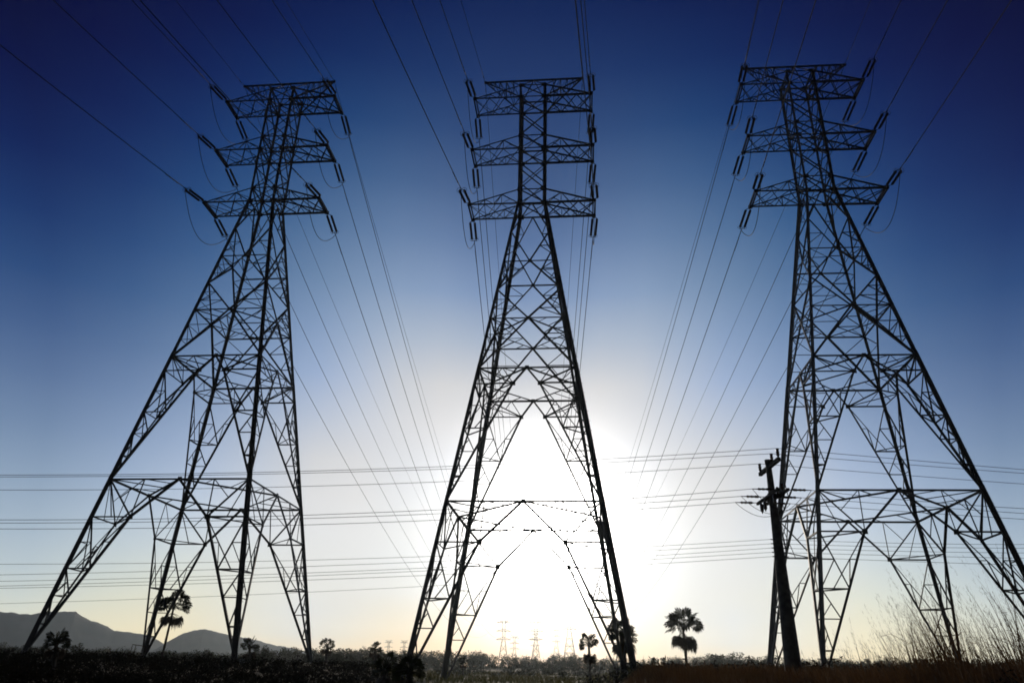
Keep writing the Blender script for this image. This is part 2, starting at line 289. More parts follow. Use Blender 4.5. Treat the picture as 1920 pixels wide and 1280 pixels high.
def make_tower(t):
    for sx in (-1, 1):
        for sy in (-1, 1):
            m = MB(); ref = (-sx, -sy, 0)
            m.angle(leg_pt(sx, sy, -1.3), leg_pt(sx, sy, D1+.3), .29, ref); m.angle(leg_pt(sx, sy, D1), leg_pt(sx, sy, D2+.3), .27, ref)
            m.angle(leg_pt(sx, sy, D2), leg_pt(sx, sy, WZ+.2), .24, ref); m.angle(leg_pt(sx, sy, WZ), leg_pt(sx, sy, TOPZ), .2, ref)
            if (sx, sy) == (1, -1):                # step bolts up one leg
                for k in range(130):
                    z = 2.2+k*.37
                    if z > TOPZ-.3: break
                    p = leg_pt(1, -1, z); d = Vector((1, 0, 0)) if k % 2 else Vector((0, -1, 0)); m.tube([p-d*.06, p+d*.27], .013, 4)
            m.build('leg', M_STEEL, t)
            f = MB(); f.box(leg_pt(sx, sy, -1.35), (.45, .45, .55)); f.build('footing', M_CONC, t)
    GU, GZ = .97, D2-1.3; HU, HZ = 2.75, 8.1
    def plate(mb, i, u, z, s=.2):
        p = face(i, u, z); n = Vector((*ROT[i](0, 1), 0)); a = Vector((*ROT[i](1, 0), 0)); rot = Matrix((a, n, Vector((0, 0, 1)))).transposed()
        mb.box(p, (s, .02, s), rot)
    for i in range(4):                            # one lattice face each
        n = Vector((*ROT[i](0, 1), 0))
        up = MB(); lo = MB(); b1 = MB(); b2 = MB(); b3 = MB(); col = MB()
        A = lambda u, z: face(i, u, z)
        # --- column
        zs = [WZ, 38.58, 40.78, 42.99, 44.38, 46.6, 48.82, TOPZ]
        for z_a, z_b in zip(zs, zs[1:]):
            a, b = hw(z_a), hw(z_b)
            col.angle(A(-a, z_a), A(b, z_b), .085, n); col.angle(A(a, z_a)+n*.05, A(-b, z_b)+n*.05, .085, n)
        for z in (WZ, 38.58, 42.99, 44.38, 48.82, TOPZ): col.angle(A(-hw(z), z), A(hw(z), z), .11, n); col.box(A(hw(z)-.1, z)+n*.01, (abs(n.y)*.2+.02, abs(n.x)*.2+.02, .2)); col.box(A(-hw(z)+.1, z)+n*.01, (abs(n.y)*.2+.02, abs(n.x)*.2+.02, .2))
        # --- tapering body between the waist and the upper belt
        for s in (-1, 1):
            for (zl, zm, sz) in ((M2, WZ, .1), (M2, D4, .11), (M1, D4, .12), (M1, D3, .13), (D2, D3, .15)):
                up.angle(A(s*hw(zl), zl), A(0, zm), sz, n)
                for tt in ((.5,) if sz < .115 else (.35, .67)):
                    q = lerp(A(s*hw(zl), zl), A(0, zm), tt); z = q.z
                    up.angle(A(s*hw(z), z), q, .06, n)
                    z2 = lerp(zl, zm, min(1, tt+.33)); up.angle(A(s*hw(z2), z2), q, .06, n)
        for z in (D4, D3): up.angle(A(-hw(z), z), A(hw(z), z), .1, n); plate(up, i, 0, z, .15)
        # --- the two cranked K panels
        for zt, gz, gu, zb, mb, belt, s1 in ((D2, GZ, GU, D1, up, b2, .135), (D1, HZ, HU, -.7, lo, b1, .15)):
            belt.angle(A(-hw(zt), zt), A(hw(zt), zt), .13, n)
            plate(belt, i, 0, zt, .15)
            for s in (-1, 1):
                g = A(s*gu, gz); foot = A(s*hw(zb), zb); plate(mb, i, s*gu, gz, .165)
                kk = lambda q: lerp(g, foot, q)
                lg = lambda q: A(s*hw(lerp(gz, zb, q)), lerp(gz, zb, q))
                mb.angle(A(0, zt), g, s1, n); mb.angle(g, foot, s1, n)
                belt.angle(A(s*hw(zt), zt), g, .1, n); belt.angle(A(s*hw(zt)*.5, zt), g, .065, n)
                belt.angle(A(s*hw(zt)*.5, zt), lerp(A(s*hw(zt), zt), g, .5), .055, n); belt.angle(A(s*hw(zt), zt), g+(A(s*hw(gz), gz)-g)*.5, .055, n)
                mb.angle(lg(0), g, .1, n)
                mb.angle(lg(0), kk(.4), .085, n); mb.angle(g, lerp(lg(.4), kk(.4), .45), .065, n)
                mb.angle(lg(.2), lerp(lg(0), kk(.4), .5), .06, n); mb.angle(lg(.4), lerp(lg(0), kk(.4), .5), .06, n)
                mb.angle(kk(.2), lerp(g, lerp(lg(.4), kk(.4), .45), .5), .055, n); mb.angle(kk(.4), lerp(g, lerp(lg(.4), kk(.4), .45), .5), .055, n)
                mb.angle(lg(.4), kk(.4), .09, n); mb.angle(lg(.4), kk(.6), .075, n); mb.angle(lg(.6), kk(.6), .065, n)
                mb.angle(lg(.6), kk(.8), .07, n); mb.angle(lg(.8), kk(.8), .085, n); mb.angle(lg(.8), kk(.9), .06, n)
                mb.angle(lerp(lg(.4), kk(.6), .5), lg(.6), .055, n); mb.angle(lerp(lg(.6), kk(.8), .5), lg(.8), .055, n)
                # ties to the neighbouring face's diagonal round the leg
                if s == 1:
                    j = (i+1) % 4; g2 = face(j, -gu, gz); f2 = face(j, -hw(zb), zb)
                    for q in (0, .4, .8): mb.angle(kk(q), lerp(g2, f2, q), .075, (0, 0, 1))
        # --- plan bracing: a diamond through the belt midpoints
        j = (i+1) % 4
        for z, belt, sz in ((D1, b1, .11), (D2, b2, .1), (D3, b3, .085)):
            p, q = A(0, z), face(j, 0, z); belt.angle(p, q, sz, (0, 0, 1))
            cpt = A(hw(z), z); belt.angle(cpt, lerp(p, q, .5), .065, (0, 0, 1))
            belt.angle(A(hw(z)*.5, z), lerp(p, q, .25), .055, (0, 0, 1)); belt.angle(face(j, -hw(z)*.5, z), lerp(p, q, .75), .055, (0, 0, 1))
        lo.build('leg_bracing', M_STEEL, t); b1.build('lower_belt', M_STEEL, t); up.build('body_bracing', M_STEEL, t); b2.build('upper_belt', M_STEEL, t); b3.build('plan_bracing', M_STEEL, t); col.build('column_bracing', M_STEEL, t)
    # --- six phase cross arms
    for zl, zu in ARMS:
        for s in (-1, 1):
            a = MB(); h0, h1 = hw(zl), hw(zu)
            xs = [lerp(h0, TIP, q) for q in (0, 1/3, 2/3, 1)]
            def lowp(k, y): return Vector((s*xs[k], y*lerp(CD, TIPD, k/3), zl))
            def upp(k, y): return Vector((s*lerp(h1, TIP, k/3), y*lerp(CD, TIPD, k/3), lerp(zu, zl, k/3)))
            for y in (-1, 1):
                a.angle(lowp(0, y), lowp(3, y), .15, (0, 0, 1)); a.angle(upp(0, y), upp(3, y), .11, (0, 0, 1))
                for k in (1, 2):
                    a.angle(lowp(k, y), upp(k, y), .06, (0, 1, 0))
                a.angle(lowp(0, y), upp(1, y), .07, (0, 1, 0)); a.angle(upp(1, y), lerp(lowp(1, y), lowp(2, y), .5), .06, (0, 1, 0))
                a.angle(lerp(lowp(1, y), lowp(2, y), .5), upp(2, y), .055, (0, 1, 0)); a.angle(upp(2, y), lerp(lowp(2, y), lowp(3, y), .4), .05, (0, 1, 0))
                a.angle(lowp(1, y), lerp(lowp(0, y), upp(1, y), .5), .05, (0, 1, 0))
            for k in range(3):
                a.angle(lowp(k, -1), lowp(k+1, 1), .075, (0, 0, 1)); a.angle(lowp(k, 1), lowp(k+1, -1)-Vector((0, 0, .03)), .075, (0, 0, 1))
            for k in range(3):
                a.angle(upp(k, -1 if k % 2 else 1), upp(k+1, 1 if k % 2 else -1), .055, (0, 0, 1))
            ao = a.build('cross_arm', M_STEEL, t)
            e = MB()
            e.box(Vector((s*TIP, 0, zl-.02)), (.05, TIPD+.16, .13)); e.box(Vector((s*(TIP-.2), 0, zl-.02)), (.04, TIPD+.02, .1))
            for y in (-1, 1): e.box(Vector((s*(TIP-.09), y*(TIPD+.06), zl)), (.17, .025, .16))
            e.build('end_beam', M_PLATE, ao)
    # --- earth wire peak: one ridge beam and two raking arms
    rb = MB(); rb.angle((-PK, 0, PEAKZ), (PK, 0, PEAKZ), .13, (0, 0, 1))
    for s in (-1, 1):
        for y in (-1, 1):
            tip = Vector((s*PK, 0, PEAKZ)); base = Vector((s*CW, y*CD, 48.82)); tp = Vector((s*hw(TOPZ), y*CD, TOPZ))
            rb.angle(tp, (0, 0, PEAKZ), .08, (0, 0, 1)); rb.angle(tp, (s*hw(TOPZ)*1.9, 0, PEAKZ), .07, (0, 0, 1))
    rb.build('ridge_beam', M_STEEL, t)
    for s in (-1, 1):
        a = MB(); tip = Vector((s*PK, 0, PEAKZ))
        for y in (-1, 1):
            base = Vector((s*CW, y*CD, 48.82)); a.angle(base, tip, .1, (0, 0, 1))
            prev = None
            for k, q in enumerate((.22, .42, .6, .76, .88)):
                p = lerp(base, tip, q); a.angle(p, (p.x, 0, PEAKZ), .055, (0, 1, 0))
                if prev: a.angle(prev, (p.x, 0, PEAKZ), .05, (0, 1, 0))
                prev = p
        for q in (.42, .76): a.angle(lerp(Vector((s*CW, -CD, 48.82)), tip, q), lerp(Vector((s*CW, CD, 48.82)), tip, q), .05, (0, 0, 1))
        a.box(tip, (.1, .05, .14))
        a.build('peak_arm', M_STEEL, t)

TOWERS = [('left', -22.627, 57.781, R(-6.0046), 3.6), ('middle', 1.4862, 54.774, R(-5.6126), 3.6-1.6782), ('right', 25.6586, 53.245, R(-5.0277), 3.6-.7515)]
tower0 = empty('transmission_tower', (TOWERS[0][1], TOWERS[0][2], TOWERS[0][4]), TOWERS[0][3]); make_tower(tower0)
LB = {'left': 'tall steel lattice pylon on the left, in front of the mountains', 'middle': 'tall steel lattice pylon in the middle, standing against the sun', 'right': 'tall steel lattice pylon on the right, behind the concrete utility pole'}
for k, (nm, x, y, yaw, z) in enumerate(TOWERS):
    o = tower0 if k == 0 else copy_tree(tower0); o.location = (x, y, z); o.rotation_euler = (0, 0, yaw)
    tag(o, LB[nm], 'pylon', 'lattice pylons of the near row')
far_lb = ['faint distant pylon low in the sun glare, leftmost of the three larger', 'faint distant pylon low in the sun glare, middle of the three larger', 'faint distant pylon low in the sun glare, rightmost and tallest of the larger',
          'small hazy pylon on the horizon between the left and middle larger far pylons', 'small hazy pylon almost hidden behind the middle larger far pylon', 'small hazy pylon on the horizon between the middle and right larger far pylons',
          'tiny hazy pylon on the skyline left of the middle near pylon, leftmost of two', 'tiny hazy pylon on the skyline left of the middle near pylon, right of its twin']
for k, (x, y, z) in enumerate(FAR_TOWERS):
    o = copy_tree(tower0); o.location = (x, y, z if k < 6 else ground_z(x, y)); o.rotation_euler = (0, 0, R(-2.5)); tag(o, far_lb[k], 'pylon', 'distant pylons on the horizon')

# ------------------------------------------------------------------ insulators, conductors, jumpers
SL = 2.98                                         # string length with fittings
def make_string(t):                               # along local +Z, from the arm to the clamp
    for s in (-1, 1):
        m = MB(); pts = []; rad = []; n = 20; z_a, z_b = .34, SL-.42
        for k in range(n):
            z = lerp(z_a, z_b, k/n); dz = (z_b-z_a)/n
            pts += [(s*.2, 0, z), (s*.2, 0, z+dz*.3), (s*.2, 0, z+dz*.36), (s*.2, 0, z+dz*.9)]; rad += [.045, .055, .115, .05]
        pts.append((s*.2, 0, z_b)); rad.append(.04)
        m.tube(pts, rad, 8); m.build('disc_stack', M_GLAZE, t)
        g = MB(); g.torus((s*.2, 0, SL-.38), (0, .25, 1), .2, .016); g.tube([(s*.2, -.2, SL-.42), (s*.2, .2, SL-.34)], .012, 4); g.build('grading_ring', M_ALU, t)
    for z_a, z_b in ((.34, .12), (SL-.42, SL-.2)):
        y = MB(); y.tube([(-.2, 0, z_a), (-.2, 0, lerp(z_a, z_b, .5)), (0, 0, z_b), (.2, 0, lerp(z_a, z_b, .5)), (.2, 0, z_a)], .03, 5)
        if z_b < 1: y.tube([(0, 0, -.02), (0, 0, .13)], .03, 5)
        y.build('yoke', M_PLATE, t)
    c = MB(); c.tube([(0, 0, SL-.22), (0, 0, SL), (0, 0, SL+.3)], [.03, .035, .028], 6); c.tube([(0, 0, SL), (0, -.02, SL+.05), (0, 0, SL+.12)], .04, 6); c.build('dead_end_clamp', M_ALU, t)
string0 = None
damp_me = MB(); damp_me.tube([(0, 0, -.13), (0, 0, -.12), (0, 0, -.05), (0, 0, -.04), (0, 0, .04), (0, 0, .05), (0, 0, .12), (0, 0, .13)], [.02, .05, .05, .014, .014, .05, .05, .02], 6)
damper0 = None
LVN = {'t': 'top', 'm': 'middle', 'l': 'lowest', 'g': 'peak'}
NEAR = {'left': (R(7.93), R(11.8), .00045), 'middle': (R(9.0), R(9.75), .0004), 'right': (R(9.15), R(7.9), .0003)}
FARP = {'left': (R(2.15), R(8.4), .00029), 'middle': (R(2.25), R(8.2), .00028), 'right': (R(2.4), R(8.0), .00029)}
for nm, tx, ty, yaw, tz in TOWERS:
    cs, sn = math.cos(yaw), math.sin(yaw)
    def W(x, y, z): return Vector((tx+cs*x-sn*y, ty+sn*x+cs*y, tz+z))
    for lev, zl in (('l', ARMS[0][0]), ('m', ARMS[1][0]), ('t', ARMS[2][0]), ('g', PEAKZ)):
        for s, sname in ((-1, 'left'), (1, 'right')):
            ends = {}
            for side in (-1, 1):
                psi, a, c = (NEAR if side < 0 else FARP)[nm]
                h = Vector((math.sin(psi), math.cos(psi), 0))*side
                if lev == 'g': P0 = W(s*PK, 0, PEAKZ); a2 = a*.8; c = c*.8; l0 = 0
                else: P0 = W(s*TIP, side*(TIPD+.14), zl); a2 = a; l0 = SL+.2
                dv = (h*math.cos(a2)-Vector((0, 0, math.sin(a2)))).normalized()
                sd = 'camera' if side < 0 else 'far'
                if lev != 'g':
                    if string0 is None:
                        so = empty('insulator_string', P0); make_string(so); string0 = so
                    else: so = copy_tree(string0)
                    side_v = dv.cross(Vector((0, 0, 1))).normalized(); up_v = side_v.cross(dv)
                    so.matrix_world = Matrix.Translation(P0) @ Matrix((side_v, -up_v, dv)).transposed().to_4x4()
                    tag(so, f'twin insulator string, {sd} side of the {LVN[lev]} {sname} crossarm of {nm} pylon', 'insulator', 'twin insulator strings on the pylons')
                    ends[side] = P0+dv*SL
                # conductor
                span = 430 if side < 0 else 543
                st = P0+dv*l0; k0 = math.tan(a2); pts = []
                q = 0.
                while q < span:
                    pts.append(st+h*q+Vector((0, 0, -k0*q+c*q*q))); q += 2.5 if q < 60 else (7 if q < 160 else 20)
                q = span; pts.append(st+h*q+Vector((0, 0, -k0*q+c*q*q)))
                m = MB(); m.tube(pts, .034 if lev != 'g' else .021, 5)
                where = 'passing overhead' if side < 0 else 'sweeping away'
                if lev != 'g':
                    o = m.build('conductor', M_ALU, None, True); tag(o, f'power line {where}, {LVN[lev]} {sname} crossarm of {nm} pylon', 'power line', 'power lines of the pylons')
                else:
                    o = m.build('earth_wire', M_ALU, None, True); tag(o, f'thin earth wire {where} from the {sname} peak of {nm} pylon', 'earth wire', 'earth wires of the pylons')
                for q in ((1.0, 1.5, 2.0, 2.45) if lev != 'g' else (.9,)):
                    if damper0 is None: d = damp_me.build('damper', M_PLATE, o); damper0 = d
                    else: d = damper0.copy(); C.objects.link(d); d.parent = o
                    zax = (h-Vector((0, 0, k0))).normalized(); xa = zax.orthogonal().normalized(); ya = zax.cross(xa)
                    d.matrix_local = Matrix.Translation(st+h*q+Vector((0, 0, -k0*q+c*q*q-.05))) @ Matrix((xa, ya, zax)).transposed().to_4x4()
            if lev != 'g':
                A, B = ends[-1], ends[1]; pts = []
                for k in range(25):
                    t = k/24; pts.append(lerp(A, B, t)-Vector((0, 0, 4*2.75*t*(1-t)*(1-.25*(t-.5)))))
                m = MB(); m.tube(pts, .028, 5); o = m.build('jumper_wire', M_ALU, None, True)
                tag(o, f'slack jumper loop hanging under the {LVN[lev]} {sname} crossarm of the {nm} pylon', 'jumper', 'jumper loops under the crossarms')

# ------------------------------------------------------------------ concrete utility pole and its lines
PY = 26.2
pb = at_y(1490, 1245, PY); pt_ = at_y(1436.5, 862, PY)
PX = (pb.x+pt_.x)/2; pz0 = ground_z(PX, PY); PTOP = pt_.z
pole = tag(empty('utility_pole', (PX, PY, pz0)), 'thick tapering concrete utility pole with two crossarms in front of the right pylon', 'utility pole')
H = PTOP-pz0
m = MB(); n = 14; prof = [(-.6, .285), (0, .275), (H*.35, .205), (H*.7, .142), (H*.97, .1), (H*.985, .118), (H, .118), (H+.01, .05)]
m.tube([(0, 0, z) for z, r_ in prof], [r_ for z, r_ in prof], 16); m.build('shaft', M_CONC, pole, True)
zt = at_y(1437, 875, PY).z-pz0
ta = MB(); ta.box((.02, 0, zt), (.06, 1.05, .065)); ta_o = ta.build('top_crossarm', M_WOOD, pole)
top_ins = []
for yy in (.98, -.35, -1.0):
    m = MB(); m.tube([(.02, yy, zt+.06), (.02, yy, zt+.1), (.02, yy, zt+.16), (.02, yy, zt+.2), (.02, yy, zt+.24), (.02, yy, zt+.3), (.02, yy, zt+.36), (.02, yy, zt+.38)], [.03, .03, .065, .045, .065, .045, .06, .03], 8)
    m.build('post_insulator', M_GLAZE, ta_o); top_ins.append(Vector((PX+.02, PY+yy, pz0+zt+.39)))
zm = at_y(1443, 931, PY).z-pz0
la = MB()
for dx in (-.17, .17): la.box((dx, 0, zm), (.04, 1.15, .045))
la.box((0, .4, zm-.02), (.2, .05, .05)); la.box((0, -.4, zm-.02), (.2, .05, .05)); la.tube([(.16, .85, zm), (.1, .02, zm-.75)], .025, 5); la.tube([(.16, -.85, zm), (.1, -.02, zm-.75)], .025, 5)
la_o = la.build('lower_crossarm', M_WOOD, pole)
mid_att = []
for yy in (1.05, .1, -1.0):
    row = []
    for s in (-1, 1):
        m = MB(); x0 = s*.2
        if abs(yy) < .5: x0 = s*.26
        xs_ = [x0, x0+s*.1, x0+s*.16, x0+s*.2, x0+s*.3, x0+s*.34, x0+s*.44, x0+s*.48, x0+s*.58, x0+s*.62, x0+s*.8]
        m.tube([(x, yy, zm+.02) for x in xs_], [.015, .015, .02, .045, .045, .03, .045, .03, .045, .018, .015], 8); m.build('strain_insulator', M_GLAZE, la_o); row.append(Vector((PX+x0+s*.8, PY+yy, pz0+zm+.02)))
    mid_att.append(row)
for yy in (.62, .25, -.75):
    m = MB(); m.tube([(-.2, yy, zm-.06), (-.2, yy, zm-.1), (-.2, yy, zm-.14), (-.2, yy, zm-.36), (-.2, yy, zm-.4), (-.2, yy, zm-.46)], [.02, .02, .065, .065, .03, .015], 8); m.build('surge_arrester', M_GLAZE, la_o)
for yy in (.6, -.3, -.8):
    m = MB(); m.tube([(.1, yy, zm+.05), (.1, yy, zm+.12), (.1, yy, zm+.18), (.1, yy, zm+.24), (.1, yy, zm+.28)], [.03, .06, .04, .06, .03], 8); m.build('pin_insulator', M_GLAZE, la_o)
for k, (a, b) in enumerate(mid_att):
    m = MB(); m.tube([lerp(a, b, q/14)-Vector((0, 0, 4*(.5+.1*k)*(q/14)*(1-q/14))) for q in range(15)], .01, 5)
    tag(m.build('jumper_wire', M_ALU, None, True), ['small jumper wire under the far end', 'small jumper wire under the centre', 'small jumper wire under the near end'][k]+' of the utility pole lower crossarm', 'jumper', 'jumpers on the utility pole')
hk = MB(); zc = [at_y(1462, yy, PY).z-pz0 for yy in (1012, 1020, 1028, 1036, 1044)]
for z in zc: hk.tube([(-.27, -.1, z), (.27, -.1, z)], .02, 5)
hk.build('cable_bracket', M_PLATE, pole)
comm = [Vector((PX-.27, PY-.1, pz0+z)) for z in zc]

def line_wire(att, px_y, rad, label, cat, group, right):
    """a sagging wire in the vertical plane of its pole attachment, through two more points of its span"""
    y = att.y; p = [att]+[at_y(a, b, y) for a, b in px_y]
    (x0, z0), (x1, z1), (x2, z2) = [(q.x, q.z) for q in p]
    d = (x0-x1)*(x0-x2)*(x1-x2); c2 = (x2*(z1-z0)+x1*(z0-z2)+x0*(z2-z1))/d; c2 = max(c2, .0006)
    c1 = (z2-z0)/(x2-x0)-c2*(x2+x0); c0 = z0-c2*x0*x0-c1*x0
    xe = 42 if right else -40; pts = []
    for k in range(61):
        x = lerp(x0, xe, k/60); pts.append(Vector((x, y, c2*x*x+c1*x+c0)))
    m = MB(); m.tube(pts, rad, 5); tag(m.build('cable', M_ALU, None, True), label, cat, group)
NM3 = ['far', 'centre', 'near']
GL = 'cables strung from the utility pole'
for k, (mid, end, r1, r2) in enumerate((((650, 918-9), (0, 918), (1700, 885), (1920, 907)), ((650, 884.5), (0, 893.5), (1700, 866), (1920, 887)), ((650, 880.5), (0, 890), (1700, 860), (1920, 880)))):
    line_wire(top_ins[k], (mid, end), .0095, f'thin cable on the {NM3[k]} pin of the pole top, running left past the pylons', 'cable', GL, False)
    line_wire(top_ins[k], (r1, r2), .0095, f'thin cable on the {NM3[k]} pin of the pole top, running off to the right', 'cable', GL, True)
for k, (mid, end, r1, r2) in enumerate((((650, 981), (0, 991), (1700, 956), (1920, 973)), ((650, 969), (0, 980), (1700, 947), (1920, 962)), ((650, 962.5), (0, 974), (1700, 937), (1920, 953)))):
    line_wire(mid_att[k][0], (mid, end), .0095, f'thin cable from the {NM3[k]} end of the lower pole crossarm, running left', 'cable', GL, False)
    line_wire(mid_att[k][1], (r1, r2), .0095, f'thin cable from the {NM3[k]} end of the lower pole crossarm, running right', 'cable', GL, True)
ORD = ['highest', 'second', 'third', 'fourth', 'lowest']
for k, (mid, end, r1, r2) in enumerate((((650, 1047.5), (0, 1057), (1700, 1018), (1920, 1020)), ((650, 1058.5), (0, 1077), (1700, 1025), (1920, 1027)), ((650, 1070.5), (0, 1089), (1700, 1033), (1920, 1036)), ((650, 1076), (0, 1098), (1700, 1039), (1920, 1046)), ((650, 1084), (0, 1102), (1700, 1046), (1920, 1059)))):
    line_wire(comm[k], (mid, end), .007, f'{ORD[k]} of the bunched low cables on the pole shaft, running left', 'cable', GL, False)
    line_wire(comm[k]+Vector((.54, 0, 0)), (r1, r2), .007, f'{ORD[k]} of the bunched low cables on the pole shaft, running right', 'cable', GL, True)
# a lone low wire further left
m = MB(); a, b, c_ = at_y(0, 1131, 34), at_y(330, 1120, 34), at_y(650, 1106, 34)
m.tube([lerp(lerp(a, b, q*2-0), lerp(b, c_, q*2-1), q) if False else a*(2*(q-.5)*(q-1))+b*(-4*q*(q-1))+c_*(2*q*(q-.5)) for q in [k/30*2.1-.5 for k in range(31)]], .007, 5)
tag(m.build('cable', M_ALU, None, True), 'single faint low cable crossing the left pylon just above the mountains', 'cable')

# ------------------------------------------------------------------ palms
def fan_leaf(mb, base, direction, pet, rad, droop, rnd, dead=False):
    d = Vector(direction).normalized()
    pts = [Vector(base)]; v = d.copy()            # petiole, bending down a little
    for k in range(4):
        v = (v+Vector((0, 0, -droop*.1))).normalized(); pts.append(pts[-1]+v*(pet/4))
    mb.tube(pts, [.026, .022, .018, .015, .013], 4, False)
    c = pts[-1]; f = (v+Vector((0, 0, -droop*.3))).normalized()
    side = f.cross(Vector((rnd.uniform(-.8, .8), rnd.uniform(-.8, .8), .9 if rnd.random() < .5 else .3))).normalized(); nrm_ = side.cross(f)
    n = 17; spread = R(128 if not dead else 85)
    for k in range(n):
        a = lerp(-spread, spread, k/(n-1))+rnd.uniform(-.04, .04)
        e = (f*math.cos(a)+side*math.sin(a)).normalized(); ln = rad*(1-.3*abs(a)/spread)*rnd.uniform(.84, 1.1)
        t = side*math.cos(a)-f*math.sin(a); wd = ln*.72*math.tan(spread/(n-1))*1.1
        mid = c+e*ln*.72+nrm_*(.05*ln*(1 if k % 2 else -1))+f*0; tip = c+e*ln*1.04+Vector((0, 0, -ln*(.05+droop*.16)))
        mb.tri(c, mid-t*wd, mid+t*wd); mb.tri(mid-t*wd, tip, mid+t*wd)
def palm(loc, crown_z, lean, size, seed, label, nleaf=34, skirt=14, trunk_r=.1, skirt_drop=.9, group='fan palms', gap=False):
    rnd = random.Random(seed); base = Vector(loc)
    t = tag(empty('palm_tree', base), label, 'palm tree', group)
    top = Vector((lean, 0, crown_z-base.z)); m = MB(); pts = []; rad = []; n = 16
    for k in range(n+1):
        q = k/n; pts.append(Vector((lean*q**1.3, 0, (top.z+.4)*q-.4))); rad.append(trunk_r*(1.25-.35*q)*(1.06 if k % 2 else .96))
    m.tube(pts, rad, 9); m.build('trunk', M_TRUNK, t, True)
    cr_ = MB()
    pet, lr = size*.56, size*.34
    for k in range(nleaf):
        el_ = math.asin(lerp(.97, -.05, (k+.5)/nleaf)); az = k*2.39996+rnd.uniform(-.3, .3)
        if gap and rnd.random() < .12: continue
        fan_leaf(cr_, top+Vector((0, 0, rnd.uniform(-.12, .1)*size)), (math.cos(az)*math.cos(el_), math.sin(az)*math.cos(el_), math.sin(el_)), pet*rnd.uniform(.78, 1.12), lr*rnd.uniform(.8, 1.15), .15+.6*(1-math.sin(max(el_, 0))), rnd)
    for k in range(10):                           # stubs of old petioles
        az = k*2.4; p = top+Vector((0, 0, -.05*size*k*.35)); cr_.tube([p, p+Vector((math.cos(az)*.16*size, math.sin(az)*.16*size, .07*size))], .018, 4)
    cr_.build('crown', M_PALM, t)
    if skirt:
        sk = MB(); st = top-Vector((0, 0, size*skirt_drop*.42)); st.x = lean*.9
        for k in range(skirt):
            az = k*2.39996+rnd.uniform(-.4, .4); el_ = rnd.uniform(-.55, .1)
            fan_leaf(sk, st+Vector((0, 0, rnd.uniform(-.1, .12)*size)), (math.cos(az)*math.cos(el_), math.sin(az)*math.cos(el_), math.sin(el_)), pet*rnd.uniform(.4, .85), lr*rnd.uniform(.95, 1.3), 1.5, rnd, True)
        sk.build('dead_frond_skirt', M_PALMDRY, t)
    return t
def palm_at(px, py, size_px, dist, base_px, seed, label, **k):
    v = ray(px, py); h = math.hypot(v.x, v.y); p = Vector((0, 0, EYE))+v*(dist/h)
    vb = ray(*base_px); hb = math.hypot(vb.x, vb.y); bx, by = vb.x*dist/hb, vb.y*dist/hb
    s = size_px*dist/F_PX/1.55
    return palm((bx, by, ground_z(bx, by)), p.z, p.x-bx, s, seed, label, **k)
palm_at(1280, 1172, 62, 84, (1288, 1245), 3, 'tall round crowned fan palm standing alone right of the middle pylon', nleaf=50, skirt=26, trunk_r=.13, gap=True)
palm_at(1166, 1190, 50, 62, (1172, 1280), 5, 'dense fan palm in front of the right leg of the middle pylon', nleaf=44, skirt=28, trunk_r=.22)
palm_at(1104, 1207, 34, 66, (1107, 1280), 8, 'thin fan palm with two tiers of fronds left of the middle pylon right leg', nleaf=34, skirt=26, trunk_r=.1, skirt_drop=1.9)
palm_at(327, 1136, 50, 72, (305, 1224), 11, 'slender leaning fan palm beneath the left pylon, against the mountain gap', nleaf=31, skirt=14, trunk_r=.085, gap=True, skirt_drop=1.0)
palm_at(467, 1212, 32, 66, (470, 1240), 13, 'low fan palm right beside the thick front leg of the left pylon', nleaf=22, skirt=10)
palm_at(613, 1209, 26, 75, (612, 1240), 15, 'small fan palm just right of the left pylon rightmost leg', nleaf=20, skirt=8)
palm_at(103, 1204, 38, 30, (108, 1235), 17, 'squat bushy fan palm right of the leftmost pylon foot, before the mountains', nleaf=26, skirt=10, trunk_r=.06)
palm_at(703, 1216, 24, 60, (704, 1270), 19, 'small fan palm left of the middle pylon foot, rising above the scrub', nleaf=22, skirt=12)
palm_at(868, 1240, 18, 80, (869, 1262), 21, 'tiny fan palm in the field between the left legs of the middle pylon', nleaf=16, skirt=6, trunk_r=.06)
palm_at(722, 1254, 50, 24, (722, 1282), 23, 'shaggy young fan palm in the scrub, left of the drooping one', nleaf=24, skirt=14, trunk_r=.07)
palm_at(768, 1258, 56, 19, (770, 1290), 25, 'shaggy drooping fan palm with dry fronds in front of the middle pylon foot', nleaf=26, skirt=20, trunk_r=.07)

# ------------------------------------------------------------------ trees of the skyline
def make_tree(seed, width, height, nblob, trunk_h):
    rnd = random.Random(seed); t = empty('tree', (0, 0, 0))
    m = MB(); m.tube([(0, 0, -.8), (.1, 0, trunk_h*.5), (0, .1, trunk_h)], [.32, .24, .18], 7)
    cr_ = MB()
    for k in range(nblob):
        a = rnd.uniform(0, 6.283); q = math.sqrt(rnd.random())*.5*width*.72; zz = trunk_h*.75+rnd.random()*(height-trunk_h*.9)*(1-.55*(q/(.5*width))**2)
        c = Vector((math.cos(a)*q, math.sin(a)*q, zz)); m.tube([(0, .05, trunk_h*.8), lerp(Vector((0, 0, trunk_h)), c, .5)+Vector((0, 0, -.2)), c], [.13, .08, .03], 4)
        br = width*rnd.uniform(.11, .2)
        for j in range(46):
            d = Vector((rnd.gauss(0, 1), rnd.gauss(0, 1), rnd.gauss(0, .75))).normalized()*br*rnd.uniform(.55, 1.1); p = c+d
            u = Vector((rnd.gauss(0, 1), rnd.gauss(0, 1), rnd.gauss(0, 1))).normalized(); v = u.orthogonal().normalized(); sz = rnd.uniform(.16, .34)
            cr_.quad(p-u*sz, p-v*sz*.6, p+u*sz, p+v*sz*.6)
    m.build('trunk', M_TRUNK, t); cr_.build('crown', M_LEAF, t)
    return t
